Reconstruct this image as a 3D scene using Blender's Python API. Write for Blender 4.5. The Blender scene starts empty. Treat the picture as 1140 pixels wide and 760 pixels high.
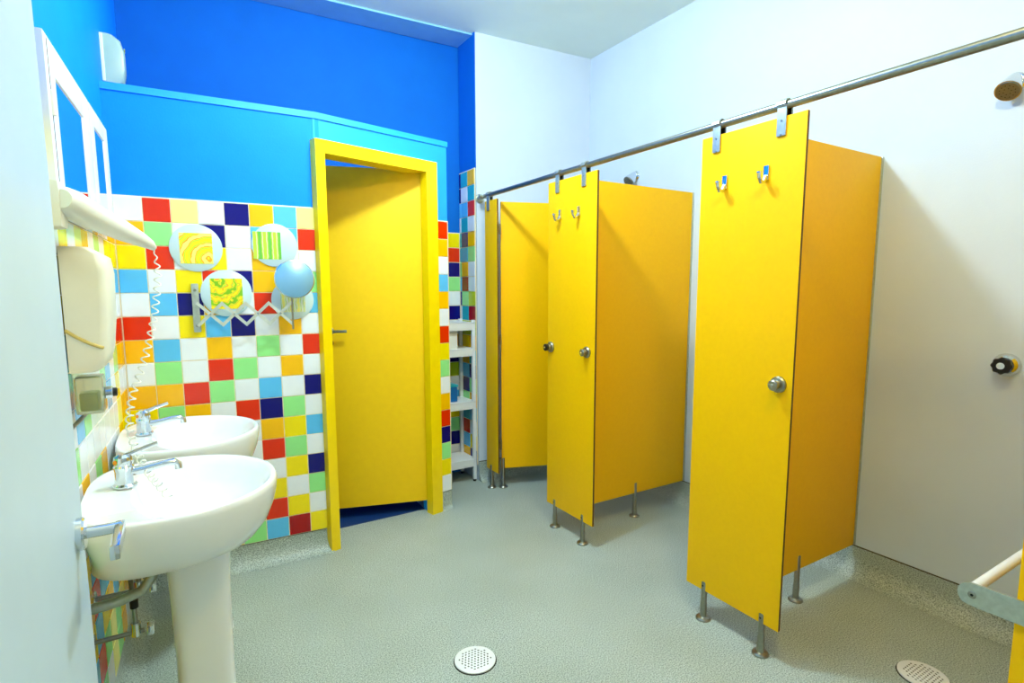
import bpy, bmesh, math, random
from mathutils import Vector, Matrix, Euler
C = bpy.context.scene.collection
SC = bpy.context.scene
PI = math.pi
V = Vector

# ------------------------------------------------------------------ camera, light, exposure
cam_d = bpy.data.cameras.new('camera'); cam = bpy.data.objects.new('camera', cam_d); C.objects.link(cam)
FPX, CY = 610.8775, 394.0067
cam_d.sensor_fit = 'HORIZONTAL'; cam_d.sensor_width = 36.0
cam_d.lens = FPX / 1140 * 36.0
cam_d.shift_y = (CY - 380) / 1140
cam_d.clip_start = 0.02
yaw, pit, rol = math.radians(31.358), math.radians(6.7134), math.radians(-0.139)
fw = V((math.sin(yaw)*math.cos(pit), math.cos(yaw)*math.cos(pit), -math.sin(pit)))
rt = V((math.cos(yaw), -math.sin(yaw), 0)); up = rt.cross(fw)
rt2 = rt*math.cos(rol) + up*math.sin(rol); up2 = -rt*math.sin(rol) + up*math.cos(rol)
mw = Matrix((rt2, up2, -fw)).transposed().to_4x4(); mw.translation = V((0, 0, 1.4))
cam.matrix_world = mw
SC.camera = cam
SC.view_settings.view_transform = 'Standard'; SC.view_settings.look = 'None'
SC.view_settings.exposure = 0.0; SC.view_settings.gamma = 1.0; SC.view_settings.use_curve_mapping = False
w = bpy.data.worlds.new('world'); SC.world = w; w.use_nodes = True
w.node_tree.nodes['Background'].inputs[0].default_value = (0.6, 0.8, 1, 1)
w.node_tree.nodes['Background'].inputs[1].default_value = 0.05
LAMP_A = dict(loc=(0.98, 2.04, 2.97), power=104, color=(0.76, 0.93, 1.0))
LAMP_B = dict(loc=(1.0, 0.50, 2.97), power=56, color=(1.0, 0.77, 0.32))

# ------------------------------------------------------------------ materials
def lin(c):
    return tuple(((x/255)/12.92 if x/255 <= 0.04045 else ((x/255+0.055)/1.055)**2.4) for x in c)
def mat(name, rgb, rough=0.5, metal=0.0, coat=0.0, noise=0.0, nscale=40.0, bump=0.0, bscale=200.0, spec=0.5, trans=0.0, ior=1.45):
    m = bpy.data.materials.new(name); m.use_nodes = True
    nt = m.node_tree; b = nt.nodes['Principled BSDF']
    col = (*lin(rgb), 1)
    b.inputs['Base Color'].default_value = col
    b.inputs['Roughness'].default_value = rough; b.inputs['Metallic'].default_value = metal
    b.inputs['Coat Weight'].default_value = coat; b.inputs['Coat Roughness'].default_value = 0.08
    b.inputs['Specular IOR Level'].default_value = spec
    b.inputs['Transmission Weight'].default_value = trans; b.inputs['IOR'].default_value = ior
    tc = nt.nodes.new('ShaderNodeTexCoord')
    if noise:
        n = nt.nodes.new('ShaderNodeTexNoise'); n.inputs['Scale'].default_value = nscale; n.inputs['Detail'].default_value = 4
        nt.links.new(tc.outputs['Object'], n.inputs['Vector'])
        r = nt.nodes.new('ShaderNodeValToRGB')
        r.color_ramp.elements[0].position = 0.3; r.color_ramp.elements[1].position = 0.7
        r.color_ramp.elements[0].color = tuple(max(0, x*(1-noise)) for x in col[:3]) + (1,)
        r.color_ramp.elements[1].color = tuple(min(1, x*(1+noise*0.6)) for x in col[:3]) + (1,)
        nt.links.new(n.outputs['Fac'], r.inputs['Fac']); nt.links.new(r.outputs['Color'], b.inputs['Base Color'])
    if bump:
        n2 = nt.nodes.new('ShaderNodeTexNoise'); n2.inputs['Scale'].default_value = bscale; n2.inputs['Detail'].default_value = 3
        nt.links.new(tc.outputs['Object'], n2.inputs['Vector'])
        bp = nt.nodes.new('ShaderNodeBump'); bp.inputs['Strength'].default_value = bump; bp.inputs['Distance'].default_value = 0.004
        nt.links.new(n2.outputs['Fac'], bp.inputs['Height']); nt.links.new(bp.outputs['Normal'], b.inputs['Normal'])
    return m
M = {}
M['white_wall'] = mat('white_wall', (206, 220, 236), 0.55, noise=0.03, nscale=3, bump=0.12, bscale=160)
M['ceiling'] = mat('ceiling_paint', (234, 246, 236), 0.8, noise=0.04, nscale=2.5)
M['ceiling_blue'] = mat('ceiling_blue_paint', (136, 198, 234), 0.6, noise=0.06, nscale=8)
M['blue'] = mat('blue_paint', (0, 140, 250), 0.6, spec=0.25, noise=0.05, nscale=5, bump=0.15, bscale=140)
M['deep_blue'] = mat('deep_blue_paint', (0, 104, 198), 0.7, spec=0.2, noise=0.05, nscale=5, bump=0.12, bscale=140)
M['blue_door_surround'] = mat('pale_blue_paint', (24, 160, 250), 0.5, noise=0.04, nscale=5, bump=0.12, bscale=140)
M['yellow_panel'] = mat('yellow_laminate', (255, 194, 0), 0.45, noise=0.03, nscale=60, spec=0.2)
M['panel_edge'] = mat('brown_panel_edge', (86, 52, 14), 0.6, noise=0.15, nscale=50)
M['yellow_door'] = mat('yellow_door_paint', (255, 206, 0), 0.5, noise=0.03, nscale=30, spec=0.4)
M['yellow_frame'] = mat('yellow_frame_gloss', (255, 218, 0), 0.3, noise=0.04, nscale=20)
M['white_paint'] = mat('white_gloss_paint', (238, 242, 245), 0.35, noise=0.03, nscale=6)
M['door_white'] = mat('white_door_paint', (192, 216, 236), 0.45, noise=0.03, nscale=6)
M['plastic_white'] = mat('white_plastic', (236, 238, 232), 0.3, noise=0.02, nscale=10)
M['plastic_cream'] = mat('cream_plastic', (232, 232, 216), 0.35, noise=0.03, nscale=10)
M['freshener'] = mat('grey_green_plastic', (158, 184, 170), 0.35, noise=0.03, nscale=10)
M['band'] = mat('yellowed_band', (206, 184, 104), 0.5, noise=0.1, nscale=30)
M['satin'] = mat('satin_metal', (214, 218, 204), 0.35, metal=0.55, noise=0.08, nscale=60)
M['dark_steel'] = mat('dull_dark_steel', (112, 110, 102), 0.4, metal=0.8, noise=0.1)
M['ceramic'] = mat('white_ceramic', (240, 244, 248), 0.12, coat=0.5, noise=0.01, nscale=4)
M['chrome'] = mat('chrome', (216, 220, 222), 0.12, metal=1.0, noise=0.04, nscale=60)
M['steel'] = mat('brushed_steel', (158, 158, 146), 0.3, metal=1.0, noise=0.1, nscale=90)
M['galv'] = mat('galvanised_steel', (188, 198, 190), 0.4, metal=0.85, noise=0.12, nscale=70)
M['mirror'] = mat('mirror_glass', (235, 240, 242), 0.02, metal=1.0, noise=0.005, nscale=3)
M['mag_mirror'] = mat('magnifier_glass', (140, 196, 232), 0.32, metal=0.6, noise=0.01, nscale=3)
M['black'] = mat('black_rubber', (14, 14, 16), 0.4, noise=0.2, nscale=50)
M['hole'] = mat('drain_dark', (20, 22, 20), 0.7, noise=0.2, nscale=50)
M['brass'] = mat('old_brass', (176, 120, 50), 0.3, metal=0.9, noise=0.15, nscale=60)
M['red_plastic'] = mat('red_plastic', (200, 24, 16), 0.4, noise=0.05)
M['blue_plastic'] = mat('blue_plastic', (0, 104, 176), 0.35, noise=0.06)
M['clear'] = mat('clear_plastic', (214, 224, 196), 0.08, trans=0.75, noise=0.02, ior=1.35)
M['soap'] = mat('green_soap', (150, 170, 90), 0.25, noise=0.1)
M['orange_plastic'] = mat('orange_plastic', (240, 140, 20), 0.35, noise=0.05)
M['lamp_base'] = mat('lamp_base_enamel', (240, 240, 240), 0.4, noise=0.02)
M['blue_floor'] = mat('navy_vinyl', (14, 52, 110), 0.5, noise=0.15, nscale=90)
M['grout'] = mat('cream_grout', (246, 232, 196), 0.8, noise=0.06, nscale=90)
M['skirt_line'] = mat('dark_sealant', (70, 60, 34), 0.7, noise=0.3, nscale=40)
TC = dict(W=(238, 244, 250), R=(226, 46, 0), O=(252, 190, 0), Y=(250, 226, 0), P=(252, 246, 140), B=(92, 190, 244), N=(8, 4, 112), G=(150, 232, 140), D=(164, 8, 10), C=(40, 176, 196), L=(188, 210, 30))
for k, c in TC.items(): M['tile_'+k] = mat('tile_'+k.lower() + '_glaze', c, 0.14, noise=0.03, nscale=14, spec=0.5)

def floor_mat():
    m = bpy.data.materials.new('speckled_vinyl'); m.use_nodes = True
    nt = m.node_tree; b = nt.nodes['Principled BSDF']; b.inputs['Roughness'].default_value = 0.42
    b.inputs['Specular IOR Level'].default_value = 0.35
    tc = nt.nodes.new('ShaderNodeTexCoord')
    n1 = nt.nodes.new('ShaderNodeTexNoise'); n1.inputs['Scale'].default_value = 210; n1.inputs['Detail'].default_value = 2
    n2 = nt.nodes.new('ShaderNodeTexNoise'); n2.inputs['Scale'].default_value = 2.6; n2.inputs['Detail'].default_value = 3
    v = nt.nodes.new('ShaderNodeTexVoronoi'); v.inputs['Scale'].default_value = 160
    for q in (n1, n2, v): nt.links.new(tc.outputs['Object'], q.inputs['Vector'])
    r1 = nt.nodes.new('ShaderNodeValToRGB'); e = r1.color_ramp.elements
    e[0].position = 0.3; e[0].color = (*lin((112, 124, 116)), 1); e[1].position = 0.68; e[1].color = (*lin((206, 218, 214)), 1)
    x = e.new(0.5); x.color = (*lin((170, 182, 176)), 1)
    nt.links.new(n1.outputs['Fac'], r1.inputs['Fac'])
    r2 = nt.nodes.new('ShaderNodeValToRGB'); r2.color_ramp.elements[0].position = 0.3; r2.color_ramp.elements[1].position = 0.75
    r2.color_ramp.elements[0].color = (0.86, 0.86, 0.83, 1); r2.color_ramp.elements[1].color = (1, 1, 1, 1)
    nt.links.new(n2.outputs['Fac'], r2.inputs['Fac'])
    mx = nt.nodes.new('ShaderNodeMix'); mx.data_type = 'RGBA'; mx.blend_type = 'MULTIPLY'; mx.inputs['Factor'].default_value = 1
    nt.links.new(r1.outputs['Color'], mx.inputs[6]); nt.links.new(r2.outputs['Color'], mx.inputs[7])
    nt.links.new(mx.outputs[2], b.inputs['Base Color'])
    bp = nt.nodes.new('ShaderNodeBump'); bp.inputs['Strength'].default_value = 0.05; bp.inputs['Distance'].default_value = 0.002
    nt.links.new(v.outputs['Distance'], bp.inputs['Height']); nt.links.new(bp.outputs['Normal'], b.inputs['Normal'])
    return m
M['floor'] = floor_mat()

def swirl_mat(name, cx, cz, scale, stops, dist=3.0, bands=False):
    m = bpy.data.materials.new(name); m.use_nodes = True
    nt = m.node_tree; b = nt.nodes['Principled BSDF']; b.inputs['Roughness'].default_value = 0.2
    tc = nt.nodes.new('ShaderNodeTexCoord'); mp = nt.nodes.new('ShaderNodeMapping')
    mp.inputs['Location'].default_value = (cx, 0, cz)
    nt.links.new(tc.outputs['Object'], mp.inputs['Vector'])
    wv = nt.nodes.new('ShaderNodeTexWave'); wv.wave_type = 'BANDS' if bands else 'RINGS'
    if bands: wv.bands_direction = 'X'
    else: wv.rings_direction = 'SPHERICAL'
    wv.inputs['Scale'].default_value = scale; wv.inputs['Distortion'].default_value = dist; wv.inputs['Detail Scale'].default_value = 6; wv.inputs['Detail'].default_value = 1
    nt.links.new(mp.outputs['Vector'], wv.inputs['Vector'])
    r = nt.nodes.new('ShaderNodeValToRGB'); r.color_ramp.interpolation = 'CONSTANT'
    e = r.color_ramp.elements
    e[0].position = 0; e[0].color = (*lin(stops[0]), 1); e[1].position = 1/len(stops); e[1].color = (*lin(stops[1]), 1)
    for i, s in enumerate(stops[2:]):
        x = e.new((i+2)/len(stops)); x.color = (*lin(s), 1)
    nt.links.new(wv.outputs['Fac'], r.inputs['Fac']); nt.links.new(r.outputs['Color'], b.inputs['Base Color'])
    return m

# ------------------------------------------------------------------ mesh builder
class MB:
    def __init__(s): s.bm = bmesh.new(); s.mats = []
    def mi(s, m):
        m = M[m] if isinstance(m, str) else m
        if m not in s.mats: s.mats.append(m)
        return s.mats.index(m)
    def add(s, verts, faces, m, smooth=False):
        i = s.mi(m); vs = [s.bm.verts.new(V(v)) for v in verts]
        for f in faces:
            try:
                fc = s.bm.faces.new([vs[k] for k in f]); fc.material_index = i; fc.smooth = smooth
            except ValueError: pass
        return s
    def box(s, c, size, m, rz=0.0, bev=0.0, rot=None, side=None):
        """side: material for the faces at +-Y/+-X local ends (dict axis->mat)"""
        t = bmesh.new(); bmesh.ops.create_cube(t, size=1)
        for v in t.verts: v.co = V((v.co.x*size[0], v.co.y*size[1], v.co.z*size[2]))
        idx = s.mi(m)
        t.faces.ensure_lookup_table(); t.normal_update()
        for f in t.faces:
            f.material_index = idx
            if side:
                for ax, mm in side.items():
                    if abs(f.normal[ax]) > 0.9: f.material_index = s.mi(mm)
        if bev: bmesh.ops.bevel(t, geom=t.edges[:], offset=bev, segments=2, affect='EDGES', profile=0.7)
        R = (rot if rot is not None else Matrix.Rotation(rz, 3, 'Z'))
        s.merge(t, lambda co: R @ co + V(c)); return s
    def merge(s, t, fn, smooth=None):
        mp = {}
        for v in t.verts: mp[v] = s.bm.verts.new(fn(v.co))
        for f in t.faces:
            try:
                nf = s.bm.faces.new([mp[v] for v in f.verts]); nf.material_index = f.material_index; nf.smooth = f.smooth if smooth is None else smooth
            except ValueError: pass
        t.free()
    def prism(s, poly, z0, z1, m):
        n = len(poly)
        vs = [(x, y, z0) for x, y in poly] + [(x, y, z1) for x, y in poly]
        fs = [tuple(range(n))[::-1], tuple(range(n, 2*n))] + [(i, (i+1) % n, n+(i+1) % n, n+i) for i in range(n)]
        return s.add(vs, fs, m)
    def lathe(s, prof, p, axis, m, seg=24, caps=True):
        """prof: list of (r, h) along axis from point p"""
        ax = V(axis).normalized(); a = ax.orthogonal().normalized(); b = ax.cross(a); p = V(p)
        vs, fs = [], []
        for r, h in prof:
            for k in range(seg):
                th = 2*PI*k/seg; vs.append(p + ax*h + (a*math.cos(th) + b*math.sin(th))*max(r, 1e-5))
        for i in range(len(prof)-1):
            for k in range(seg):
                fs.append((i*seg+k, i*seg+(k+1) % seg, (i+1)*seg+(k+1) % seg, (i+1)*seg+k))
        if caps:
            fs.append(tuple(range(seg))[::-1]); n = (len(prof)-1)*seg; fs.append(tuple(range(n, n+seg)))
        s.add(vs, fs, m, True); return s
    def cyl(s, p0, p1, r, m, r1=None, seg=20):
        p0, p1 = V(p0), V(p1); L = (p1-p0).length; r1 = r if r1 is None else r1; e = min(0.12*min(r, r1), L*0.2)
        return s.lathe([(r-e, 0), (r, e), (r1, L-e), (r1-e, L)], p0, p1-p0, m, seg)
    def tube(s, pts, r, m, seg=10):
        pts = [V(p) for p in pts]; vs, fs = [], []; n = len(pts)
        rr = r if isinstance(r, (list, tuple)) else [r]*n
        t = (pts[1]-pts[0]).normalized(); a = t.orthogonal().normalized()
        for i in range(n):
            t = (pts[min(i+1, n-1)]-pts[max(i-1, 0)]).normalized()
            a = (a - t*a.dot(t)).normalized(); b = t.cross(a)
            for k in range(seg):
                th = 2*PI*k/seg; vs.append(pts[i] + (a*math.cos(th)+b*math.sin(th))*rr[i])
        for i in range(n-1):
            for k in range(seg): fs.append((i*seg+k, i*seg+(k+1) % seg, (i+1)*seg+(k+1) % seg, (i+1)*seg+k))
        fs.append(tuple(range(seg))[::-1]); fs.append(tuple(range((n-1)*seg, n*seg)))
        return s.add(vs, fs, m, True)
    def loft(s, rings, m, cap0=True, cap1=True):
        n = len(rings[0]); vs = [p for r in rings for p in r]; fs = []
        for i in range(len(rings)-1):
            for k in range(n): fs.append((i*n+k, i*n+(k+1) % n, (i+1)*n+(k+1) % n, (i+1)*n+k))
        if cap0: fs.append(tuple(range(n))[::-1])
        if cap1: fs.append(tuple(range((len(rings)-1)*n, len(rings)*n)))
        return s.add(vs, fs, m, True)
    def build(s, name, parent=None, sharp=35):
        bmesh.ops.recalc_face_normals(s.bm, faces=s.bm.faces[:])
        me = bpy.data.meshes.new(name)
        o = bpy.data.objects.new(name, me); C.objects.link(o)
        if parent is not None:
            o.parent = parent
            mi = parent_world(parent).inverted()
            bmesh.ops.transform(s.bm, matrix=mi, verts=s.bm.verts[:])
        s.bm.to_mesh(me); s.bm.free()
        for m in s.mats: me.materials.append(m)
        try: me.set_sharp_from_angle(angle=math.radians(sharp))
        except Exception: pass
        return o
def parent_world(o):
    m = o.matrix_basis.copy()
    while o.parent: o = o.parent; m = o.matrix_basis @ m
    return m
def tag(o, label=None, cat=None, group=None, kind=None):
    if label: o['label'] = label
    if cat: o['category'] = cat
    if group: o['group'] = group
    if kind: o['kind'] = kind
    return o
def struct(name, mb, label=None, cat=None): return tag(mb.build(name), label, cat, kind='structure')
def empty(name, loc, label, cat, group=None):
    o = bpy.data.objects.new(name, None); C.objects.link(o); o.location = loc; o.empty_display_size = 0.05
    return tag(o, label, cat, group)
def copy_thing(root, delta, label, group=None):
    def rec(o, parent):
        c = o.copy(); C.objects.link(c)
        if parent is not None: c.parent = parent
        for ch in [k for k in bpy.data.objects if k.parent == o]: rec(ch, c)
        return c
    r = rec(root, None); r.location = V(root.location) + V(delta); r['label'] = label
    if group: r['group'] = group
    return r

# ------------------------------------------------------------------ room shell
AN = -0.044016
T = V((math.cos(AN), math.sin(AN), 0)); N = V((-math.sin(AN), math.cos(AN), 0))      # wall with mosaic: along, away
P0 = V((0.336, 2.967, 0))
K0 = V((-0.22, 2.985, 0))                                  # inner corner of the left wall and the mosaic wall
CEIL = 3.12; WX = 2.78; CAPZ = 2.28
def A_(s, z, off=0.0): q = P0 + T*s - N*off; return V((q.x, q.y, z))       # point on mosaic wall, off towards the room
def L_(s, z, off=0.0): q = K0 + N*s + T*off; return V((q.x, q.y, z))       # point on left wall
FL, FR = V((0.655, 2.955, 0)), V((1.445, 3.128, 0))        # doorway wall
FT = (FR-FL).normalized(); FN = V((-FT.y, FT.x, 0))
def B_(s, z, off=0.0): q = FL + FT*s - FN*off; return V((q.x, q.y, z))
FLEN = (FR-FL).length

mb = MB(); mb.box((1.25, 1.35, -0.05), (3.3, 5.4, 0.1), 'floor'); struct('floor', mb)
mb = MB(); mb.box((1.25, 1.35, CEIL+0.05), (3.3, 5.4, 0.1), 'ceiling'); struct('ceiling', mb)
mb = MB(); mb.box((WX+0.05, 1.35, CEIL/2), (0.1, 5.2, CEIL), 'white_wall'); struct('wall_right', mb)
mb = MB(); mb.box((1.25, -1.25, CEIL/2), (3.3, 0.1, CEIL), 'white_wall'); struct('wall_near', mb)
def slab(mb, a, b, th, z0, z1, m, away):
    a, b, aw = V(a), V(b), V(away)*th
    mb.prism([(a.x, a.y), (b.x, b.y), (b.x+aw.x, b.y+aw.y), (a.x+aw.x, a.y+aw.y)], z0, z1, m)
mb = MB(); slab(mb, L_(-4.3, 0), L_(0.86, 0), -0.1, 0, CEIL, 'blue', T); struct('wall_left', mb)
UP_A = V((-0.3, 3.80, 0)); UP_B = V((1.83, 3.725, 0))
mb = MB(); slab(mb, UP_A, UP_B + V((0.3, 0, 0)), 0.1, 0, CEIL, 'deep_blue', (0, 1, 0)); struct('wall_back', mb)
# end wall block: white face to the showers, blue and mosaic face to the alcove
E0, E1 = V((1.83, 3.472, 0)), V((WX+0.02, 3.412, 0))
mb = MB(); mb.prism([(E0.x, E0.y), (E1.x, E1.y), (E1.x, 3.70), (E0.x, 3.722)], 0, CEIL, 'white_wall'); struct('wall_far', mb)
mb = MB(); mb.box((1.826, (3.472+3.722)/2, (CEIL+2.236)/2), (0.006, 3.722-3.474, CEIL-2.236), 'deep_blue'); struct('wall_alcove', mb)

# tile fields -----------------------------------------------------
def tiles(name, org, u, n, cols, z_top, pitch_u, pitch_v, s_right, clip=None, gap=0.0035, th=0.006, base=0.006, z_bot=None):
    """cols: list of strings, first is the rightmost column, read downwards; org: point function origin; n points into the room"""
    mb = MB(); u, n = V(u), V(n)
    rows = max(len(c) for c in cols)
    smin = clip if clip is not None else s_right - pitch_u*len(cols)
    zb = z_top - rows*pitch_v
    def P(s, z, d): q = V(org) + u*s + n*d; return (q.x, q.y, z)
    bx = [P(smin, zb, 0), P(s_right+0.004, zb, 0), P(s_right+0.004, z_top+0.004, 0), P(smin, z_top+0.004, 0),
          P(smin, zb, base), P(s_right+0.004, zb, base), P(s_right+0.004, z_top+0.004, base), P(smin, z_top+0.004, base)]
    mb.add(bx, [(0, 1, 2, 3), (4, 5, 6, 7), (0, 1, 5, 4), (1, 2, 6, 5), (2, 3, 7, 6), (3, 0, 4, 7)], 'grout')
    for ci, col in enumerate(cols):
        for ri, ch in enumerate(col):
            a, b = max(s_right-(ci+1)*pitch_u, smin)+gap/2, s_right-ci*pitch_u-gap/2
            c, d = z_top-(ri+1)*pitch_v+gap/2, z_top-ri*pitch_v-gap/2
            if b-a < 0.008: continue
            e = 0.0015
            vs = [P(a, c, base), P(b, c, base), P(b, d, base), P(a, d, base), P(a+e, c+e, th+0.003), P(b-e, c+e, th+0.003), P(b-e, d-e, th+0.003), P(a+e, d-e, th+0.003)]
            mb.add(vs, [(4, 5, 6, 7), (0, 1, 5, 4), (1, 2, 6, 5), (2, 3, 7, 6), (3, 0, 4, 7)], 'tile_'+ch)
    return struct(name, mb)
rnd = random.Random(5)
def rcol(n, pal='WWWWWWOYPBNGGRRB'): return ''.join(rnd.choice(pal) for _ in range(n))
COLS = ['PRWGBWRWNWBWNGWY',   # R0 rightmost
        'BBWWWOWOWGYGYWYD',
        'OBOORWGWBNORWYRB',
        'NWWNWNWGWRWWGWYG',
        'WNYROBOROGWBWYOY'.replace('ROG', 'RGW'),
        'PWWYNYWWRORBWYGW',
        'RGRWBWBGOGWWYBWO',
        'WOYBWROWOYWGWRYB',
        'WWWWWWWWWWWWWWWW']
COLS[4] = 'WNYROBORGWWBWYOY'
# mosaic wall: partition core with blue upper part, cap and tiles
TILE_TOP = 1.81; PV = 0.1056; PU = 0.1072
mb = MB(); slab(mb, A_(-0.66, 0), A_(0.33, 0), 0.1, 0, CAPZ-0.03, 'blue', N); struct('wall_mosaic', mb)
tiles('wall_mosaic_tiles', P0, T, -N, COLS, TILE_TOP, PU, PV, 0.312, clip=-0.556)
# doorway wall
s0, s1 = 0.03, 0.66        # opening
mb = MB()
slab(mb, B_(-0.02, 0), B_(s0, 0), 0.1, 0, CAPZ-0.03, 'blue_door_surround', FN)
slab(mb, B_(s1, 0), B_(FLEN, 0), 0.1, 0, CAPZ-0.03, 'blue_door_surround', FN)
slab(mb, B_(s0, 0), B_(s1, 0), 0.1, 2.09, CAPZ-0.03, 'blue_door_surround', FN)
q0 = B_(FLEN, 0); slab(mb, q0 + FN*0.1, V((q0.x, 3.735, 0)), 0.1, 0, CAPZ-0.03, 'blue', (-1, 0, 0))
struct('wall_doorway', mb)
tiles('wall_doorway_tiles', FL, FT, -FN, ['ROWBOWRYGWORNGYW'], TILE_TOP, PU*0.75, PV, FLEN-0.004)
# coping on top of both partition walls
mb = MB()
a0, a1 = A_(-0.57, 0, 0.006), A_(0.318, 0, 0.006); b0, b1 = B_(0.0, 0, 0.006), B_(FLEN+0.006, 0, 0.006)
mb.prism([(a0.x, a0.y), (a1.x, a1.y), (b1.x, b1.y), ((b1+FN*0.13).x, (b1+FN*0.13).y), ((a1+N*0.13).x, (a1+N*0.13).y), ((a0+N*0.13).x, (a0+N*0.13).y)], CAPZ-0.03, CAPZ, 'blue_door_surround')
struct('trim_1', mb)
# left wall tiles
lc = [COLS[7], COLS[7]] + [rcol(10, 'WWWWWWWWWPPYBGO')+rcol(6, 'WOOYGBYPRGO') for _ in range(36)]
# for the left wall u runs towards the mosaic corner
tiles('wall_left_tiles', K0, N, T, lc, TILE_TOP, PU, PV, -0.002, clip=-4.0)
# alcove tiles
tiles('wall_back_tiles', V((1.822, 3.7245, 0)), V((1, -0.0352, 0)).normalized(), V((-0.0352, -1, 0)).normalized(),
      ['YRNGWNWONLWBYGNW', 'OWGBRWWNLYBWGRWB', 'WYRWGBNWOLWRBYGW'], TILE_TOP, PU, PV, -0.008)
tiles('wall_alcove_tiles', V((1.823, 3.474, 0)), V((0, -1, 0)), V((-1, 0, 0)),
      ['OCRWOGWWLDLOCNGOBWYN', 'CWBCNCODGCLYOBNGCRBO', 'NNBWCCGBNWCRGLOCWYBN'], TILE_TOP+4*PV, 0.105, PV, -0.004, clip=-0.242)
# ceiling strip beside the blue wall
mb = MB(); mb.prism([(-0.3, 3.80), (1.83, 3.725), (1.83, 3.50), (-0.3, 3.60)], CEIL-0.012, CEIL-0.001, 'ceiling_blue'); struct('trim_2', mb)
# toilet floor
mb = MB(); ta, tb = B_(0.03, 0, -0.22), B_(0.66, 0, -0.09)
mb.prism([(ta.x-0.8, ta.y+0.1), (ta.x, ta.y), (tb.x, tb.y), (tb.x, 3.72), (ta.x-0.8, 3.78)], 0.0005, 0.004, 'blue_floor'); struct('floor_toilet', mb)
# coved skirting (vinyl turned up the wall)
def cove(name, a, b, inward, h=0.118, r=0.075, line=True):
    a, b, inn = V(a), V(b), V(inward)
    prof = [(0.0, 0.0), (r, 0.0)] + [(r - r*math.sin(t), r - r*math.cos(t)) for t in [PI/2*k/7 for k in range(1, 8)]] + [(0.0, h)]
    prof = [(0.0, 0.0), (r, 0.001)] + [(r - r*math.sin(PI/2*k/7) + 0.004, r - r*math.cos(PI/2*k/7)) for k in range(1, 8)] + [(0.004, h), (0.0, h)]
    mb = MB(); n = len(prof)
    vs = [a + inn*d + V((0, 0, z)) for d, z in prof] + [b + inn*d + V((0, 0, z)) for d, z in prof]
    fs = [(i, (i+1) % n, n+(i+1) % n, n+i) for i in range(n)] + [tuple(range(n)), tuple(range(n, 2*n))]
    mb.add(vs, fs, 'floor', True)
    if line:
        c = inn*0.003
        e = [a, b, b+c, a+c]
        mb.add([(p.x, p.y, h) for p in e] + [(p.x, p.y, h+0.005) for p in e], [(0, 1, 2, 3), (4, 5, 6, 7), (0, 1, 5, 4), (1, 2, 6, 5), (2, 3, 7, 6), (3, 0, 4, 7)], 'skirt_line')
    return struct(name, mb)
cove('baseboard_mosaic', A_(-0.556, 0), A_(0.312, 0), -N, h=0.116)
cove('baseboard_right', (WX, 3.42, 0), (WX, -1.2, 0), (-1, 0, 0), h=0.142, r=0.085)
cove('baseboard_far', (1.83, 3.472, 0), (WX, 3.413, 0), (-0.06, -1, 0), h=0.142)
cove('baseboard_left', L_(0, 0), L_(-4.2, 0), T, h=0.116)
cove('baseboard_doorway', B_(0.72, 0), B_(FLEN, 0), -FN, h=0.116, r=0.03, line=False)

# ------------------------------------------------------------------ toilet door
d2 = empty('door_2', B_(0.35, 0), 'yellow toilet door standing ajar in its yellow frame beside the mosaic tiles', 'door'); d2['kind'] = 'structure'
fA, fB = V((0.634, 2.902, 0)), V((1.366, 3.088, 0)); gT = (fB-fA).normalized(); gN = V((-gT.y, gT.x, 0)); gl = (fB-fA).length
def bar(mb, s_a, s_b, z0, z1, d0, d1, m):
    p, q = fA + gT*s_a, fA + gT*s_b
    mb.prism([((p+gN*d0).x, (p+gN*d0).y), ((q+gN*d0).x, (q+gN*d0).y), ((q+gN*d1).x, (q+gN*d1).y), ((p+gN*d1).x, (p+gN*d1).y)], z0, z1, m)
mb = MB()
bar(mb, 0, 0.05, 0, 2.145, 0, 0.15, 'yellow_frame'); bar(mb, gl-0.078, gl, 0, 2.145, 0, 0.06, 'yellow_frame'); bar(mb, 0.05, gl-0.075, 2.08, 2.145, 0, 0.12, 'yellow_frame')
mb.build('door_frame', d2)
H0 = V((1.300, 3.135, 0)); dd = V((-0.54, 0.16, 0)).normalized(); dn = V((-dd.y, dd.x, 0))
if dn.y > 0: dn = -dn
W_ = 0.61
def dpt(s, z, off): q = H0 + dd*s + dn*off; return V((q.x, q.y, z))
mb = MB(); rz = math.atan2(dd.y, dd.x)
mb.box((dpt(W_/2, 0, -0.02).x, dpt(W_/2, 0, -0.02).y, (0.075+2.1)/2), (W_, 0.04, 2.1-0.075), 'yellow_door', rz=rz, bev=0.003)
leaf = mb.build('door_leaf', d2)
mb = MB(); q = dpt(0.545, 1.16, 0)
mb.lathe([(0.022, -0.001), (0.022, 0.006), (0.016, 0.009)], dpt(0.562, 1.16, 0), dn, 'steel')
mb.tube([dpt(0.562, 1.16, 0), dpt(0.562, 1.16, 0.04), dpt(0.552, 1.16, 0.046), dpt(0.468, 1.16, 0.046)], 0.009, 'steel')
mb.build('door_handle', leaf)
mb = MB(); mb.lathe([(0.02, -0.001), (0.02, 0.005), (0.014, 0.007)], dpt(0.565, 1.09, 0), dn, 'brass'); mb.build('keyhole_rose', leaf)

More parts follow.
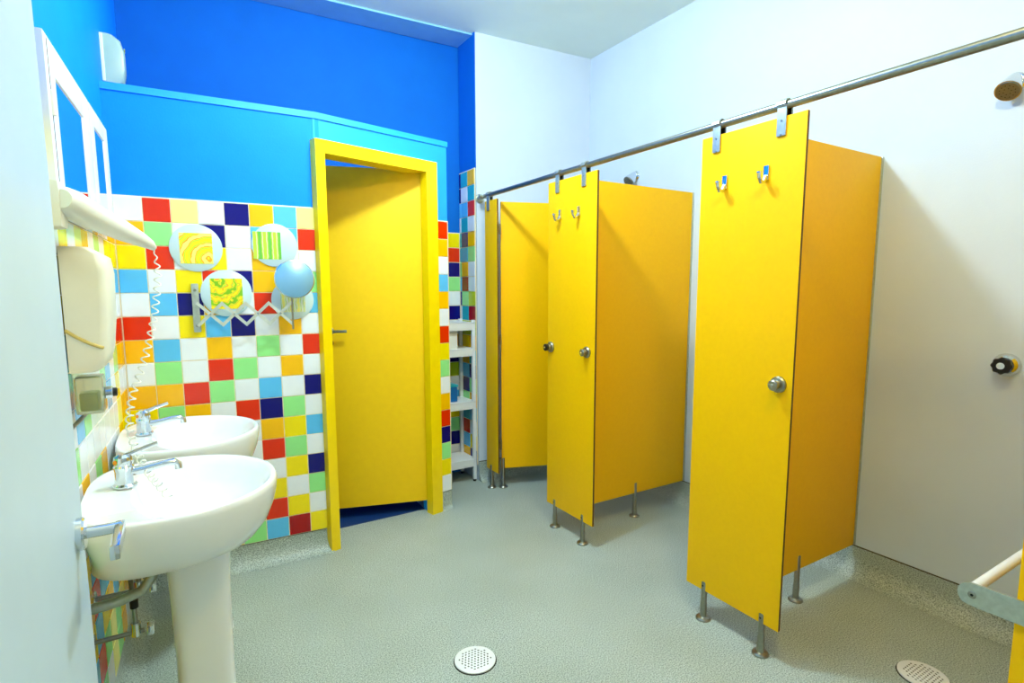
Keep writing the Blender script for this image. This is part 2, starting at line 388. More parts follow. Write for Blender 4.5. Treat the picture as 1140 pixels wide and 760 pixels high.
# ------------------------------------------------------------------ entry door (left foreground)
d1 = empty('door_1', (-0.18, 0.75, 0), 'white entry door standing open in the left foreground', 'door'); d1['kind'] = 'structure'
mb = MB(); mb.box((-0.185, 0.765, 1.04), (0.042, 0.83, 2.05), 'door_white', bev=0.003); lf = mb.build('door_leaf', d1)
hx = -0.164; hy = 1.118; hz = 0.998
mb = MB()
mb.lathe([(0.027, -0.002), (0.027, 0.008), (0.024, 0.011)], (hx, hy, hz), (1, 0, 0), 'chrome', 32)
mb.cyl((hx, hy, hz), (hx+0.062, hy, hz), 0.0095, 'chrome')
mb.build('handle_rose', lf)
mb = MB()
mb.box((hx+0.058, hy-0.045, hz-0.004), (0.014, 0.115, 0.024), 'chrome', bev=0.004)
mb.build('lever', lf)
mb = MB(); mb.box((-0.185, 1.181, hz), (0.024, 0.004, 0.16), 'steel', bev=0.0008); mb.build('lock_plate', lf)

# ------------------------------------------------------------------ shower cubicles
FX = 1.835; TH = 0.013; PB, PT = 0.130, 1.992
ED = {0: 'yellow_panel', 1: 'panel_edge'}
def foot(parent, x, y, z1, z_floor=0.0, r=0.0125):
    mb = MB()
    mb.lathe([(0.031, 0), (0.031, 0.006), (0.027, 0.011), (0.015, 0.014), (0.0135, 0.018), (0.0135, 0.075), (0.0118, 0.078), (0.0118, z1-0.004), (0.009, z1)], (x, y, z_floor), (0, 0, 1), 'steel', 24)
    mb.cyl((x-0.0128, y, z1-0.016), (x-0.0105, y, z1-0.016), 0.004, 'black', seg=10)
    mb.build('foot', parent)
def clamp(parent, y):
    mb = MB()
    mb.box((FX-0.004, y, 1.985), (0.004, 0.034, 0.115), 'galv', bev=0.001)
    for dz in (-0.04, 0.008): mb.lathe([(0.004, 0), (0.0035, 0.002)], (FX-0.006, y, 1.97+dz), (-1, 0, 0), 'steel', 10)
    # strap over the rod
    arc = [V((FX+0.0065 + 0.0185*math.cos(t), 0, 2.030 + 0.0185*math.sin(t))) for t in [PI - PI*k/10 for k in range(11)]]
    vs = []
    for p in arc:
        o = (p - V((FX+0.0065, 0, 2.030))).normalized()*0.003
        vs += [(p.x, y-0.017, p.z), (p.x, y+0.017, p.z), (p.x+o.x, y+0.017, p.z+o.z), (p.x+o.x, y-0.017, p.z+o.z)]
    n = len(arc); fs = [(0, 1, 2, 3), tuple(4*(n-1)+k for k in range(4))]
    for i in range(n-1):
        for k in range(4): fs.append((4*i+k, 4*i+(k+1) % 4, 4*(i+1)+(k+1) % 4, 4*(i+1)+k))
    mb.add(vs, fs, 'galv')
    mb.box((FX+TH+0.006, y-0.006, 1.99), (0.006, 0.034, 0.07), 'black', bev=0.001)
    mb.build('rod_clamp', parent)
def hook(parent, y, z):
    mb = MB()
    mb.box((FX-0.003, y, z+0.012), (0.006, 0.02, 0.05), 'chrome', bev=0.002)
    mb.tube([(FX-0.004, y, z+0.0), (FX-0.016, y, z-0.02), (FX-0.032, y, z-0.022), (FX-0.042, y, z-0.006), (FX-0.044, y, z+0.008)], [0.008, 0.008, 0.0075, 0.007, 0.008], 'chrome')
    mb.lathe([(0.002, 0), (0.009, 0.003), (0.009, 0.008), (0.002, 0.011)], (FX-0.044, y, z+0.004), (0, 0, 1), 'chrome', 14)
    mb.build('coat_hook', parent)
def knob(parent, y, z, dark=False):
    mb = MB()
    mb.lathe([(0.030, 0), (0.030, 0.008), (0.026, 0.013), (0.016, 0.015), (0.013, 0.028), (0.019, 0.031), (0.019, 0.038), (0.015, 0.041)], (FX, y, z), (-1, 0, 0), 'steel', 28)
    if dark: mb.lathe([(0.020, 0.0), (0.020, 0.014), (0.017, 0.016)], (FX-0.03, y, z), (-1, 0, 0), 'black', 20)
    mb.lathe([(0.006, 0), (0.005, 0.004)], (FX-0.04 - (0.006 if dark else 0), y, z), (-1, 0, 0), 'chrome', 12)
    mb.build('door_knob', parent)
PG = 'yellow front panels of the shower row'
def front_panel(y0, y1, label, feet=(), clamps=(), hooks=(), knobs=(), hinge=False):
    e = empty('front_panel', (FX+TH/2, (y0+y1)/2, 0), label, 'panel', PG)
    mb = MB(); mb.box((FX+TH/2, (y0+y1)/2, (PB+PT)/2), (TH, y1-y0, PT-PB), 'yellow_panel', side={1: 'panel_edge'}, bev=0.0012); mb.build('board', e)
    for y in feet: foot(e, FX+TH/2, y, 0.168)
    for y in clamps: clamp(e, y)
    for y, z in hooks: hook(e, y, z)
    for y, z, d in knobs: knob(e, y, z, d)
    return e
p_near = front_panel(1.115, 1.545, 'yellow front panel nearest to the camera that shows two hooks and one knob', (1.455, 1.185), (1.475, 1.205), ((1.43, 1.795), (1.255, 1.80)), ((1.165, 1.058, False),))
p_mid = front_panel(2.188, 2.610, 'yellow front panel in the middle of the row with two knobs', (2.535, 2.275), (2.52, 2.29), ((2.495, 1.797), (2.33, 1.795)), ((2.575, 1.07, True), (2.25, 1.07, False)))
p_far = front_panel(3.200, 3.362, 'narrow yellow front panel beside the white shelving unit', (3.30,), (3.31,))
p_edge = front_panel(0.045, 0.468, 'yellow panel cut by the right edge of the photo, behind the bar bracket', (0.15, 0.39), (0.39, 0.15), (), ())

def partition(y, x0, x1, z0, z1, label, feet=(), ang=0.0):
    e = empty('partition_panel', ((x0+x1)/2, y, 0), label, 'panel', 'yellow dividing panels between the showers')
    mb = MB(); L = x1-x0
    R = Matrix.Rotation(ang, 3, 'Z')
    c = V((x0, y, 0)) + R @ V((L/2, 0, 0)); c.z = (z0+z1)/2
    mb.box(c, (L, TH, z1-z0), 'yellow_panel', rot=R, side={0: 'panel_edge'}, bev=0.0012); mb.build('board', e)
    for x in feet:
        q = V((x0, y, 0)) + R @ V((x-x0, 0, 0)); foot(e, q.x, q.y, 0.215)
    mb = MB(); q = V((x0, y, 0)) + R @ V((L+0.0008, 0, 0))
    if not ang:
        mb.box((x1+0.0, y-0.009, (z0+z1)/2), (0.012, 0.006, z1-z0), 'galv', bev=0.001); mb.build('wall_channel', e)
    return e
partition(1.33, FX+TH, WX-0.006, 0.150, PT, 'orange yellow dividing panel behind the nearest front panel', (2.31,))
partition(2.40, FX+TH, WX-0.006, 0.150, PT, 'yellow dividing panel behind the middle front panel with a thin rod shadow', (2.35,))
partition(0.26, FX+TH, WX-0.006, 0.150, PT, 'yellow dividing panel at the right edge of the photo', (2.31,))
fp = partition(3.268, FX+0.068, FX+0.068+0.62, 0.140, 1.985, 'slanting yellow panel inside the farthest shower behind the narrow front panel', (1.915, 2.42,), math.radians(-19.5))
for z in (0.32, 1.06, 1.80):
    mb = MB(); mb.cyl((FX+0.045, 3.235, z-0.035), (FX+0.045, 3.235, z+0.035), 0.007, 'steel'); mb.box((FX+0.033, 3.235, z), (0.038, 0.003, 0.045), 'steel')
    mb.build('hinge', fp)

# hanging rail
rail = empty('shower_rail', (FX+0.0065, 1.1, 2.03), 'long steel rail running along the top of the yellow front panels', 'rail')
mb = MB(); mb.cyl((FX+0.0065, -1.2, 2.030), (FX+0.0065, 3.41, 2.030), 0.0145, 'steel', seg=24); mb.build('tube', rail)
mb = MB(); mb.cyl((FX+0.0065, 3.41, 2.030), (FX+0.0065, 3.475, 2.030), 0.015, 'galv'); mb.lathe([(0.032, 0), (0.032, 0.008), (0.02, 0.012)], (FX+0.0065+0.012, 3.472, 2.030), (0, -1, 0), 'galv')
mb.cyl((FX-0.035, 3.38, 2.03), (FX+0.045, 3.38, 2.03), 0.012, 'galv'); mb.build('end_bracket', rail)

# shower heads
def shower_head(y, z, label):
    e = empty('wall_shower', (WX, y, z), label, 'shower head', None)
    mb = MB(); mb.lathe([(0.036, -0.001), (0.036, 0.006), (0.030, 0.012)], (WX, y, z+0.012), (-1, 0, 0), 'chrome', 28); mb.build('wall_flange', e)
    ax = V((-0.72, 0, -0.69)).normalized(); p = V((WX-0.008, y, z+0.025))
    mb = MB(); mb.lathe([(0.022, 0), (0.026, 0.012), (0.034, 0.045), (0.040, 0.072), (0.041, 0.080)], p, ax, 'chrome', 28)
    mb.build('body', e)
    mb = MB(); q = p + ax*0.080
    mb.lathe([(0.037, 0), (0.036, 0.004)], q, ax, 'steel', 28)
    a = ax.orthogonal().normalized(); b = ax.cross(a)
    for rr, nn in ((0.012, 6), (0.024, 12)):
        for k in range(nn):
            t = 2*PI*k/nn; mb.lathe([(0.0022, 0), (0.0018, 0.001)], q + ax*0.0035 + (a*math.cos(t)+b*math.sin(t))*rr, ax, 'hole', 8)
    mb.build('spray_plate', e)
    return e
shower_head(0.875, 2.165, 'chrome shower head on the white wall at the right edge above the black valve')
shower_head(2.905, 2.165, 'chrome shower head on the white wall above the middle dividing panel')
# valve
vv = empty('shower_valve', (WX, 0.815, 1.10), 'round black and chrome push valve on the white wall below a shower head', 'valve')
mb = MB(); mb.lathe([(0.046, -0.001), (0.046, 0.004), (0.042, 0.014), (0.034, 0.022), (0.030, 0.026)], (WX, 0.815, 1.10), (-1, 0, 0), 'chrome', 32); mb.build('flange', vv)
mb = MB()
prof = []
for h, r in ((0.024, 0.029), (0.055, 0.032), (0.060, 0.028)):
    prof.append([V((WX-h, 0.815 + r*(1+0.06*math.cos(8*t))*math.cos(t), 1.10 + r*(1+0.06*math.cos(8*t))*math.sin(t))) for t in [2*PI*k/64 for k in range(64)]])
mb.loft(prof, 'black'); mb.build('push_knob', vv)
mb = MB(); mb.lathe([(0.014, 0), (0.013, 0.004)], (WX-0.0598, 0.815, 1.10), (-1, 0, 0), 'chrome', 20); mb.build('button_cap', vv)

# support bar with end plate (lower right)
gb = empty('support_bar', (1.828, 0.5, 0.56), 'pale metal bar with a flat rounded end plate at the lower right edge', 'bar')
mb = MB(); ring = []
y0, y1, zc, hh = 0.592, 0.30, 0.560, 0.032
pl = [(y1, zc-hh), (y1, zc+hh)] + [(y0-hh + hh*math.sin(PI*k/14), zc + hh*math.cos(PI*k/14)) for k in range(15)]
n = len(pl)
mb.add([(FX-0.009, y, z) for y, z in pl] + [(FX-0.001, y, z) for y, z in pl], [tuple(range(n)), tuple(range(n, 2*n))] + [(i, (i+1) % n, n+(i+1) % n, n+i) for i in range(n)], 'galv'); plate = mb.build('end_plate', gb)
for y in (0.558, 0.415):
    mb = MB(); mb.lathe([(0.010, -0.001), (0.010, 0.0015), (0.008, 0.003)], (FX-0.009, y, zc), (-1, 0, 0), 'steel', 18); mb.lathe([(0.004, 0), (0.0035, 0.001)], (FX-0.0118, y, zc), (-1, 0, 0), 'black', 10)
    mb.build('bolt', plate)
mb = MB(); mb.cyl((FX-0.001, 0.560, zc+0.014), (WX-0.004, 0.560, zc+0.014), 0.014, 'white_paint'); mb.build('tube', gb)
mb = MB(); mb.lathe([(0.036, 0), (0.036, 0.006), (0.018, 0.012)], (WX, 0.560, zc+0.014), (-1, 0, 0), 'galv'); mb.build('wall_flange', gb)

# floor drains
def drain(x, y, label):
    e = empty('floor_drain', (x, y, 0), label, 'drain', 'round white drain covers in the floor')
    mb = MB(); R0 = 0.078
    mb.lathe([(R0+0.004, 0.0003), (R0+0.003, 0.002)], (x, y, 0), (0, 0, 1), 'hole', 40); mb.build('drain_seat', e)
    mb = MB(); mb.lathe([(R0, 0.001), (R0, 0.006), (R0-0.003, 0.0075)], (x, y, 0), (0, 0, 1), 'white_paint', 40)
    t = 0
    for gx in range(-5, 6):
        for gy in range(-5, 6):
            px, py = gx*0.0135 + (0.0065 if gy % 2 else 0), gy*0.0125
            if px*px+py*py > 0.060**2: continue
            a = 0.5*(gx+gy)
            mb.box((x+px, y+py, 0.0074), (0.0068, 0.0048, 0.0006), 'hole', rz=math.atan2(py, px+1e-6)+PI/2)
    mb.build('grate', e)
    return e
drain(0.885, 1.727, 'round white drain cover in the open floor before the panels')
drain(2.235, 0.80, 'round drain cover on the floor of the nearest shower stall')

# ------------------------------------------------------------------ wash basins
def outline(cx, ax_f, ax_b, ay, z, y, n=56, pb=3.2):
    pts = []
    for k in range(n):
        t = 2*PI*k/n; c, s = math.cos(t), math.sin(t)
        if c >= 0: p = (cx + ax_f*c, y + ay*s)
        else:
            e = 2/pb; p = (cx - ax_b*abs(c)**e, y + ay*math.copysign(abs(s)**e if abs(s) > 0 else 0, s))
        pts.append(V((p[0], p[1], z)))
    return pts
def basin(y, xw, xt, label):
    e = empty('wash_basin', ((xw+xt)/2, y, 0), label, 'washbasin', 'white pedestal washbasins along the left wall')
    D = xt-xw; cx = xw + 0.205; af, ab, ay = xt-cx, 0.203, 0.292
    rings = []
    for s, z in ((0.40, 0.655), (0.62, 0.659), (0.80, 0.680), (0.905, 0.718), (0.965, 0.765), (0.99, 0.80), (1.0, 0.822), (0.995, 0.836), (0.98, 0.842), (0.955, 0.842)):
        rings.append(outline(cx, af*s, ab*(s if s > 0.9 else 0.70+0.30*s), ay*s, z, y))
    for s, z, sh in ((0.90, 0.836, 0.0), (0.84, 0.815, 0.0), (0.76, 0.775, 0.0), (0.6, 0.735, 0.0), (0.35, 0.712, 0.0), (0.08, 0.706, 0.0)):
        rings.append(outline(cx+0.03*(1-s)+0.012, af*s-0.006, (ab-0.085)*s, ay*s, z, y, pb=2.2))
    mb = MB(); mb.loft(rings, 'ceramic'); mb.build('bowl', e, sharp=60)
    # pedestal
    mb = MB(); rg = []
    px0, px1 = xw+0.185, xw+0.345
    for z, k in ((0.0, 1.10), (0.03, 1.06), (0.07, 0.98), (0.30, 0.95), (0.55, 1.0), (0.64, 1.06), (0.675, 1.16)):
        c = (px0+px1)/2; hx_, hy_ = (px1-px0)/2*k, 0.095*k
        rg.append([V((c + hx_*math.copysign(abs(math.cos(t))**0.45, math.cos(t)), y + hy_*math.copysign(abs(math.sin(t))**0.45, math.sin(t)), z)) for t in [2*PI*(q+0.5)/40 for q in range(40)]])
    mb.loft(rg, 'ceramic'); mb.build('pedestal', e, sharp=50)
    mb = MB(); mb.lathe([(0.02, 0), (0.02, 0.003), (0.014, 0.004)], (cx+0.04, y, 0.706), (0, 0, 1), 'chrome', 20); mb.build('plug_hole', e)
    return e
basin(1.835, -0.255, 0.238, 'nearer white pedestal washbasin, in front of the other')
basin(2.515, -0.228, 0.268, 'farther white pedestal washbasin close to the mosaic wall')
def tap(x, y, z, label):
    e = empty('basin_tap', (x, y, z), label, 'tap', 'chrome taps on the washbasins')
    mb = MB(); mb.lathe([(0.031, 0), (0.031, 0.005), (0.025, 0.010), (0.023, 0.045), (0.026, 0.058), (0.022, 0.064)], (x, y, z), (0, 0, 1), 'chrome', 24); mb.build('tap_body', e)
    mb = MB(); mb.tube([(x+0.005, y, z+0.04), (x+0.045, y, z+0.042), (x+0.09, y, z+0.050), (x+0.125, y, z+0.052), (x+0.133, y, z+0.044), (x+0.134, y, z+0.030)], [0.014, 0.012, 0.0105, 0.0105, 0.0105, 0.011], 'chrome', 14); mb.build('spout', e)
    mb = MB(); mb.lathe([(0.022, 0), (0.025, 0.01), (0.022, 0.025), (0.012, 0.032)], (x, y, z+0.062), (0, 0, 1), 'chrome', 24)
    mb.tube([(x, y, z+0.086), (x+0.04, y+0.005, z+0.100), (x+0.085, y+0.01, z+0.113)], [0.009, 0.007, 0.006], 'chrome'); lev = mb.build('tap_lever', e)
    mb = MB(); mb.lathe([(0.007, 0), (0.006, 0.002)], (x-0.018, y-0.016, z+0.075), (-0.7, -0.7, 0), 'orange_plastic', 12); mb.build('marker', lev)
tap(-0.158, 1.884, 0.8405, 'chrome mixer tap on the nearer washbasin')
tap(-0.138, 2.545, 0.8405, 'chrome mixer tap on the farther washbasin')
# pipes under the nearer basin
def supply(x, y, ztop, zv, label, red):
    e = empty('supply_pipe', (x, y, zv), label, 'pipe', 'thin water pipes below the nearer washbasin')
    wl = K0.x + 0.0 - 0.044*(-(y-K0.y))
    xw = K0.x + T.x*0 + (y-K0.y)*N.x/N.y + 0.006
    mb = MB(); mb.tube([(x, y, zv), (x, y, zv+0.06), (x-0.004, y+0.01, (zv+ztop)/2), (x-0.01, y+0.0, ztop)], 0.0065, 'steel'); mb.build('hose', e)
    mb = MB(); mb.cyl((xw, y, zv), (x+0.02, y, zv), 0.007, 'steel'); mb.cyl((x, y, zv-0.012), (x, y, zv+0.03), 0.013, 'chrome'); mb.lathe([(0.025, 0), (0.022, 0.006)], (xw, y, zv), (1, 0, 0), 'chrome'); mb.build('valve_body', e)
    mb = MB(); mb.box((x+0.035, y, zv), (0.018, 0.034, 0.026), 'chrome', bev=0.004); mb.build('valve_handle', e)
    mb = MB(); mb.cyl((x, y, zv+0.075), (x, y, zv+0.10), 0.011, 'red_plastic' if red else 'black'); mb.build('pipe_nut', e)
supply(-0.150, 1.93, 0.70, 0.50, 'upper water pipe with red nut and valve below the nearer washbasin', True)
supply(-0.160, 1.86, 0.70, 0.405, 'lower water pipe with dark nut and valve below the nearer washbasin', False)
wp = empty('waste_pipe', (-0.16, 1.80, 0.4), 'dull metal waste pipe slanting to the tiled wall below the nearer washbasin', 'pipe')
mb = MB(); mb.tube([(-0.10, 1.82, 0.655), (-0.11, 1.82, 0.58), (-0.135, 1.82, 0.545), (-0.19, 1.82, 0.53), (-0.255, 1.82, 0.525)], 0.015, 'galv', 16); mb.build('pipe', wp)
mb = MB(); mb.lathe([(0.022, 0), (0.024, 0.01), (0.022, 0.03)], (-0.106, 1.82, 0.60), (0, 0, 1), 'galv'); mb.build('coupling', wp)

# ------------------------------------------------------------------ left wall fittings
def wallmirror(s0, s1, z0, z1, off, label, fwid=0.075):
    e = empty('framed_mirror', L_((s0+s1)/2, z0, 0), label, 'mirror', 'white framed mirrors on the left wall')
    mb = MB()
    def bx(a, b, c, d, o0, o1, m, bev=0.004):
        p = L_((a+b)/2, (c+d)/2, (o0+o1)/2); mb.box(p, (o1-o0, b-a, d-c), m, rz=AN, bev=bev)
    bx(s0, s0+fwid, z0, z1, 0.010, off, 'white_paint'); bx(s1-fwid, s1, z0, z1, 0.010, off, 'white_paint')
    bx(s0+fwid, s1-fwid, z1-fwid*0.8, z1, 0.010, off, 'white_paint'); bx(s0+fwid, s1-fwid, z0, z0+0.05, 0.010, off, 'white_paint')
    mb.build('frame', e)
    mb = MB(); bx(s0+fwid*0.9, s1-fwid*0.9, z0+0.045, z1-fwid*0.7, 0.012, off-0.004, 'mirror', 0.0); mb.build('mirror_glass', e)
    if fwid > 0.09:
        mb = MB(); bx(s0+0.030, s0+0.034, z0, z1-0.01, off-0.002, off+0.0006, 'skirt_line', 0); mb.build('shadow_gap', e)
        mb = MB(); mb.cyl(L_(s0+0.03, z1-0.19, off+0.002), L_(s0+0.03, z1-0.13, off+0.002), 0.007, 'white_paint'); mb.build('hinge', e)
    return e
wallmirror(-1.235, -0.665, 1.60, 2.015, 0.045, 'nearer white framed mirror on the left wall beside the entry door', 0.10)
wallmirror(-0.655, -0.285, 1.62, 2.015, 0.045, 'farther white framed mirror on the left wall toward the mosaic corner')

# hair dryer holder + nozzle
hd = empty('hair_dryer', (-0.24, 1.69, 1.6), 'white wall hair dryer with a long nozzle pointing over the basins', 'hair dryer')
mb = MB(); p = L_(-1.295, 1.60, 0.036); mb.box(p, (0.060, 0.08, 0.11), 'plastic_white', rz=AN, bev=0.016); mb.build('wall_holder', hd)
mb = MB(); rg = []
path = [((-0.212, 1.655, 1.612), 0.022), ((-0.209, 1.665, 1.611), 0.030), ((-0.200, 1.71, 1.607), 0.035), ((-0.172, 1.85, 1.594), 0.035), ((-0.125, 2.04, 1.578), 0.031), ((-0.085, 2.14, 1.562), 0.023), ((-0.062, 2.185, 1.550), 0.016), ((-0.052, 2.2, 1.540), 0.010)]
mb.tube([q for q, r in path], [r for q, r in path], 'plastic_white', 24); mb.build('nozzle', hd)
cord_path = [(-0.052, 2.2, 1.540), (-0.046, 2.2, 1.46), (-0.058, 2.2, 1.36), (-0.075, 2.2, 1.27), (-0.105, 2.18, 1.16), (-0.14, 2.15, 1.06), (-0.150, 2.08, 0.97), (-0.125, 1.97, 0.90), (-0.095, 1.86, 0.870), (-0.07, 1.79, 0.852), (-0.05, 1.75, 0.83)]
def cat_rom(pts, n):
    out = []; pts = [V(p) for p in pts]
    for i in range(len(pts)-1):
        p0, p1, p2, p3 = pts[max(i-1, 0)], pts[i], pts[i+1], pts[min(i+2, len(pts)-1)]
        for k in range(n):
            t = k/n
            out.append(0.5*((2*p1) + (p2-p0)*t + (2*p0-5*p1+4*p2-p3)*t*t + (3*p1-p0-3*p2+p3)*t**3))
    out.append(pts[-1]); return out
cp = cat_rom(cord_path, 60); hel = []; acc = 0.0
for i, p in enumerate(cp):
    t = (cp[min(i+1, len(cp)-1)]-cp[max(i-1, 0)]).normalized(); a = V((1, 0.2, 0)); a = (a - t*a.dot(t)).normalized(); b = t.cross(a)
    if i: acc += (p-cp[i-1]).length
    rad = 0.010*min(1.0, acc/0.08)
    ph = 2*PI*acc/0.030
    hel.append(p + (a*math.cos(ph)+b*math.sin(ph))*rad)
mb = MB(); mb.tube(hel, 0.0024, 'plastic_white', 6); mb.build('coiled_cord', hd)

# towel dispenser
td = empty('paper_towel_dispenser', (-0.21, 1.93, 1.2), 'large cream paper towel dispenser on the left wall above the nearer basin', 'dispenser')
mb = MB(); rg = []
for z, x in ((1.185, -0.190), (1.195, -0.176), (1.23, -0.166), (1.32, -0.156), (1.45, -0.152), (1.495, -0.158), (1.512, -0.185)):
    y0, y1 = 1.80, 2.06; xb = -0.248
    rg.append([V((xb, y0, z)), V((x-0.02, y0, z)), V((x-0.006, y0+0.006, z)), V((x, y0+0.02, z)), V((x, y1-0.02, z)), V((x-0.006, y1-0.006, z)), V((x-0.02, y1, z)), V((xb, y1, z))])
mb.loft(rg, 'plastic_cream'); cv = mb.build('cover', td, sharp=50)
mb = MB(); mb.tube([(-0.249, 1.799, 1.298), (-0.226, 1.7985, 1.279), (-0.20, 1.7985, 1.262), (-0.182, 1.7985, 1.253), (-0.172, 1.803, 1.249)], 0.0045, 'band', 8)
mb.build('curved_band', cv)
# soap dispenser
sd = empty('soap_dispenser', (-0.21, 1.86, 1.1), 'small clear soap dispenser with chrome push button under the towel dispenser', 'dispenser')
mb = MB(); mb.box((-0.214, 1.86, 1.120), (0.062, 0.09, 0.10), 'clear', bev=0.010); mb.build('container', sd)
mb = MB(); mb.box((-0.216, 1.86, 1.103), (0.040, 0.065, 0.05), 'soap', bev=0.008); mb.build('soap', sd, )
mb = MB(); mb.cyl((-0.183, 1.86, 1.12), (-0.165, 1.86, 1.12), 0.017, 'chrome'); mb.cyl((-0.166, 1.86, 1.12), (-0.155, 1.86, 1.12), 0.012, 'black'); mb.build('push_button', sd)
# chrome towel rail
tr = empty('towel_rail', L_(-1.08, 1.05, 0), 'thin chrome rail on the tiled left wall above the nearer basin', 'rail')
mb = MB(); mb.tube([L_(-1.36, 1.052, 0.028), L_(-0.80, 1.052, 0.028)], 0.005, 'dark_steel', 12); mb.build('bar', tr)
for s in (-1.34, -0.82):
    mb = MB(); mb.cyl(L_(s, 1.052, 0.006), L_(s, 1.052, 0.03), 0.008, 'chrome'); mb.build('bracket', tr)

# air freshener on the left wall above the coping
af = empty('air_freshener', (-0.2, 3.16, 2.32), 'pale air freshener unit on the blue wall above the partition coping', 'air freshener')
mb = MB(); rg = []
for z, x, dy in ((2.318, -0.150, 0.0), (2.325, -0.138, 0.0), (2.38, -0.128, 0.0), (2.46, -0.128, 0.0), (2.505, -0.140, 0.004), (2.525, -0.165, 0.008)):
    y0, y1, xb = 3.11+dy, 3.205-dy, -0.214
    rg.append([V((xb, y0, z)), V((x-0.02, y0, z)), V((x-0.005, y0+0.007, z)), V((x, y0+0.022, z)), V((x, y1-0.02, z)), V((x-0.01, y1-0.005, z)), V((x-0.025, y1, z)), V((xb, y1, z))])
mb.loft(rg, 'freshener'); cb = mb.build('cover', af, sharp=45)
mb = MB(); mb.box((-0.2085, 3.158, 2.42), (0.012, 0.105, 0.20), 'plastic_white', bev=0.003); mb.build('back_plate', af)
mb = MB(); mb.box((-0.128, 3.158, 2.475), (0.004, 0.03, 0.012), 'soap', bev=0.001); mb.build('spray_opening', cb)

# ------------------------------------------------------------------ mosaic wall decorations
YL, GR, OR, LG, PK = (250, 226, 20), (130, 190, 30), (244, 170, 20), (196, 222, 60), (250, 240, 120)
DG = 'round pale discs with coloured squares stuck on the mosaic wall'
def disc(s, z, rx, label, m, sq=0.052, sq_s=0.0, extra=None):
    e = empty('round_wall_disc', A_(s, z, 0.011), label, 'wall disc', DG)
    mb = MB(); mb.lathe([(rx, -0.002), (rx, 0.004), (rx-0.003, 0.006)], A_(s, z, 0.010), -N, M['disc'], 48); mb.build('disc', e)
    mb = MB(); mb.box(A_(s+sq_s, z-0.002, 0.0168), (sq*2*0.95, 0.002, sq*2), m, rz=AN, bev=0.0); o = mb.build('coloured_square', e)
    if extra: extra(e)
    return e
M['disc'] = mat('pale_frosted_disc', (204, 228, 236), 0.25, noise=0.03, nscale=10)
S1 = swirl_mat('swirl_square_lower_rings', -0.05, 0.05, 7, [YL, LG, YL, OR, PK], 1.2)
S3 = swirl_mat('swirl_square_upper_rings', 0.03, -0.06, 7, [YL, OR, LG, YL, GR], 3.5)
S2 = swirl_mat('striped_square', 0.0, 0.0, 7, [LG, (232, 240, 180), LG, (110, 190, 70)], 0.4, True)
S4 = swirl_mat('patch_square', 0.01, 0.02, 9, [PK, (230, 240, 220), LG, (232, 240, 220)], 1.0, True)
disc(-0.240, 1.594, 0.108, 'round pale disc with yellow ringed square, left above the scissor arm', S1, 0.070)
disc(0.097, 1.618, 0.104, 'round pale disc with a narrow green striped square, nearest to the door', S2, 0.066, -0.035)
disc(-0.126, 1.385, 0.110, 'round pale disc with yellow wavy square, behind the scissor arm bracket', S3, 0.072)
disc(0.168, 1.352, 0.100, 'round pale disc half hidden behind the extending magnifying mirror', S4, 0.060)
# extending mirror
em = empty('extending_mirror', A_(-0.256, 1.2, 0.01), 'round magnifying mirror on a chrome scissor arm on the mosaic wall', 'mirror')
mb = MB(); mb.box(A_(-0.257, 1.318, 0.020), (0.030, 0.020, 0.225), 'galv', rz=AN, bev=0.006)
for z in (1.40, 1.235): mb.lathe([(0.007, 0), (0.006, 0.004)], A_(-0.257, z, 0.030), -N, 'steel', 12)
mb.build('wall_bracket', em)
mb = MB(); n_x = 4; sA, sB = -0.250, 0.150; zt, zb_ = 1.338, 1.238; o0, o1 = 0.036, 0.085
step = (sB-sA)/(n_x*1.0)
def strip(mb, p, q, th=0.0035, wd=0.014):
    d = (q-p).normalized(); nn = -N; ww = d.cross(nn).normalized()
    hw, ht = ww*wd/2, nn*th/2; p = p - d*0.006; q = q + d*0.006
    vs = [p-hw-ht, p+hw-ht, p+hw+ht, p-hw+ht, q-hw-ht, q+hw-ht, q+hw+ht, q-hw+ht]
    mb.add(vs, [(0, 1, 2, 3), (4, 5, 6, 7), (0, 1, 5, 4), (1, 2, 6, 5), (2, 3, 7, 6), (3, 0, 4, 7)], 'satin')
def of(s): return o0 + (o1-o0)*(s-sA)/(sB-sA)
for k in range(n_x):
    a, b = sA + step*k, sA + step*(k+1)
    strip(mb, A_(a, zt, of(a)), A_(b, zb_, of(b))); strip(mb, A_(a, zb_, of(a)+0.004), A_(b, zt, of(b)+0.004))
    mid = (a+b)/2; mb.lathe([(0.005, 0), (0.004, 0.004)], A_(mid, (zt+zb_)/2, of(mid)+0.004), -N, 'chrome', 10)
mb.build('scissor_arm', em)
mb = MB(); mb.cyl(A_(sB+0.004, zb_-0.03, 0.088), A_(sB+0.004, zt+0.05, 0.088), 0.0045, 'steel'); mb.build('pivot_post', em)
mb = MB(); mc = A_(0.170, 1.452, 0.094)
mb.lathe([(0.088, -0.010), (0.093, -0.004), (0.093, 0.004), (0.089, 0.006)], mc, -N + V((0, 0, 0.06)), 'chrome', 48); hf = mb.build('mirror_rim', em)
mb = MB(); mb.lathe([(0.0885, 0.0062), (0.086, 0.0075)], mc, -N + V((0, 0, 0.06)), 'mag_mirror', 48); mb.build('mirror_glass', hf)

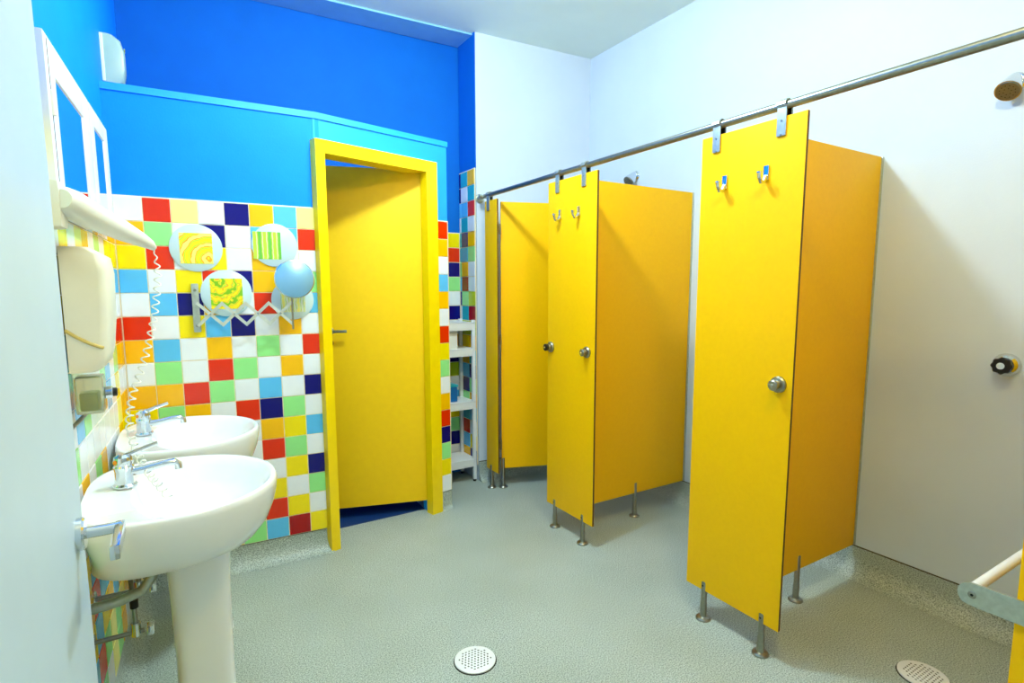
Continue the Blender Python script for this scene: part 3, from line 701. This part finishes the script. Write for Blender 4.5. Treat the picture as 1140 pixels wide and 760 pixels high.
# ------------------------------------------------------------------ shelving unit in the alcove
su = empty('shelving_unit', (1.64, 3.55, 0), 'white open shelving unit standing in the tiled alcove', 'shelf')
XA, XB, YA, YB = 1.475, 1.812, 3.475, 3.705
for x in (XA+0.012, XB-0.012):
    for y in (YA+0.012, YB-0.012):
        mb = MB(); mb.box((x, y, 0.60), (0.024, 0.024, 1.17), 'white_paint', bev=0.003); mb.build('post', su)
        mb = MB(); mb.lathe([(0.013, 0), (0.011, 0.016)], (x, y, 0), (0, 0, 1), 'black', 14); mb.build('foot', su)
for z in (0.150, 0.580, 0.965, 1.150):
    mb = MB(); mb.box(((XA+XB)/2, (YA+YB)/2, z+0.012), (XB-XA-0.004, YB-YA, 0.012), 'white_paint', bev=0.002)
    mb.box(((XA+XB)/2, YA+0.004, z-0.010), (XB-XA-0.048, 0.008, 0.055), 'white_paint', bev=0.002); mb.build('shelf_board', su)
mb = MB(); mb.box((1.60, 3.59, 1.046), (0.17, 0.17, 0.135), 'plastic_white', bev=0.008); o = tag(mb.build('storage_box'), 'white box on the upper shelf of the shelving unit', 'box')
sb = empty('storage_tub', (1.65, 3.56, 0.599), 'blue tub on the middle shelf of the shelving unit', 'tub')
mb = MB(); mb.box((1.62, 3.58, 0.655), (0.13, 0.13, 0.11), 'blue_plastic', bev=0.012); mb.build('tub', sb)
mb = MB(); mb.box((1.62, 3.58, 0.716), (0.138, 0.138, 0.014), 'tile_C', bev=0.004); mb.build('lid', sb)

# ------------------------------------------------------------------ ceiling lamps
def lamp(d, label):
    x, y, z = d['loc']
    e = empty('ceiling_lamp', (x, y, CEIL), label, 'lamp', 'round ceiling lamps')
    mb = MB(); mb.lathe([(0.10, 0), (0.10, 0.02), (0.06, 0.035)], (x, y, CEIL), (0, 0, -1), 'lamp_base', 32); mb.build('lamp_base', e)
    ld = bpy.data.lights.new('lamp_bulb', 'POINT'); ld.energy = d['power']; ld.color = d['color']; ld.shadow_soft_size = 0.085
    lo = bpy.data.objects.new('lamp_bulb', ld); C.objects.link(lo); lo.parent = e; lo.location = (0, 0, z-CEIL)
lamp(LAMP_A, 'ceiling lamp above the open floor before the toilet door')
lamp(LAMP_B, 'ceiling lamp above the entry side of the room')
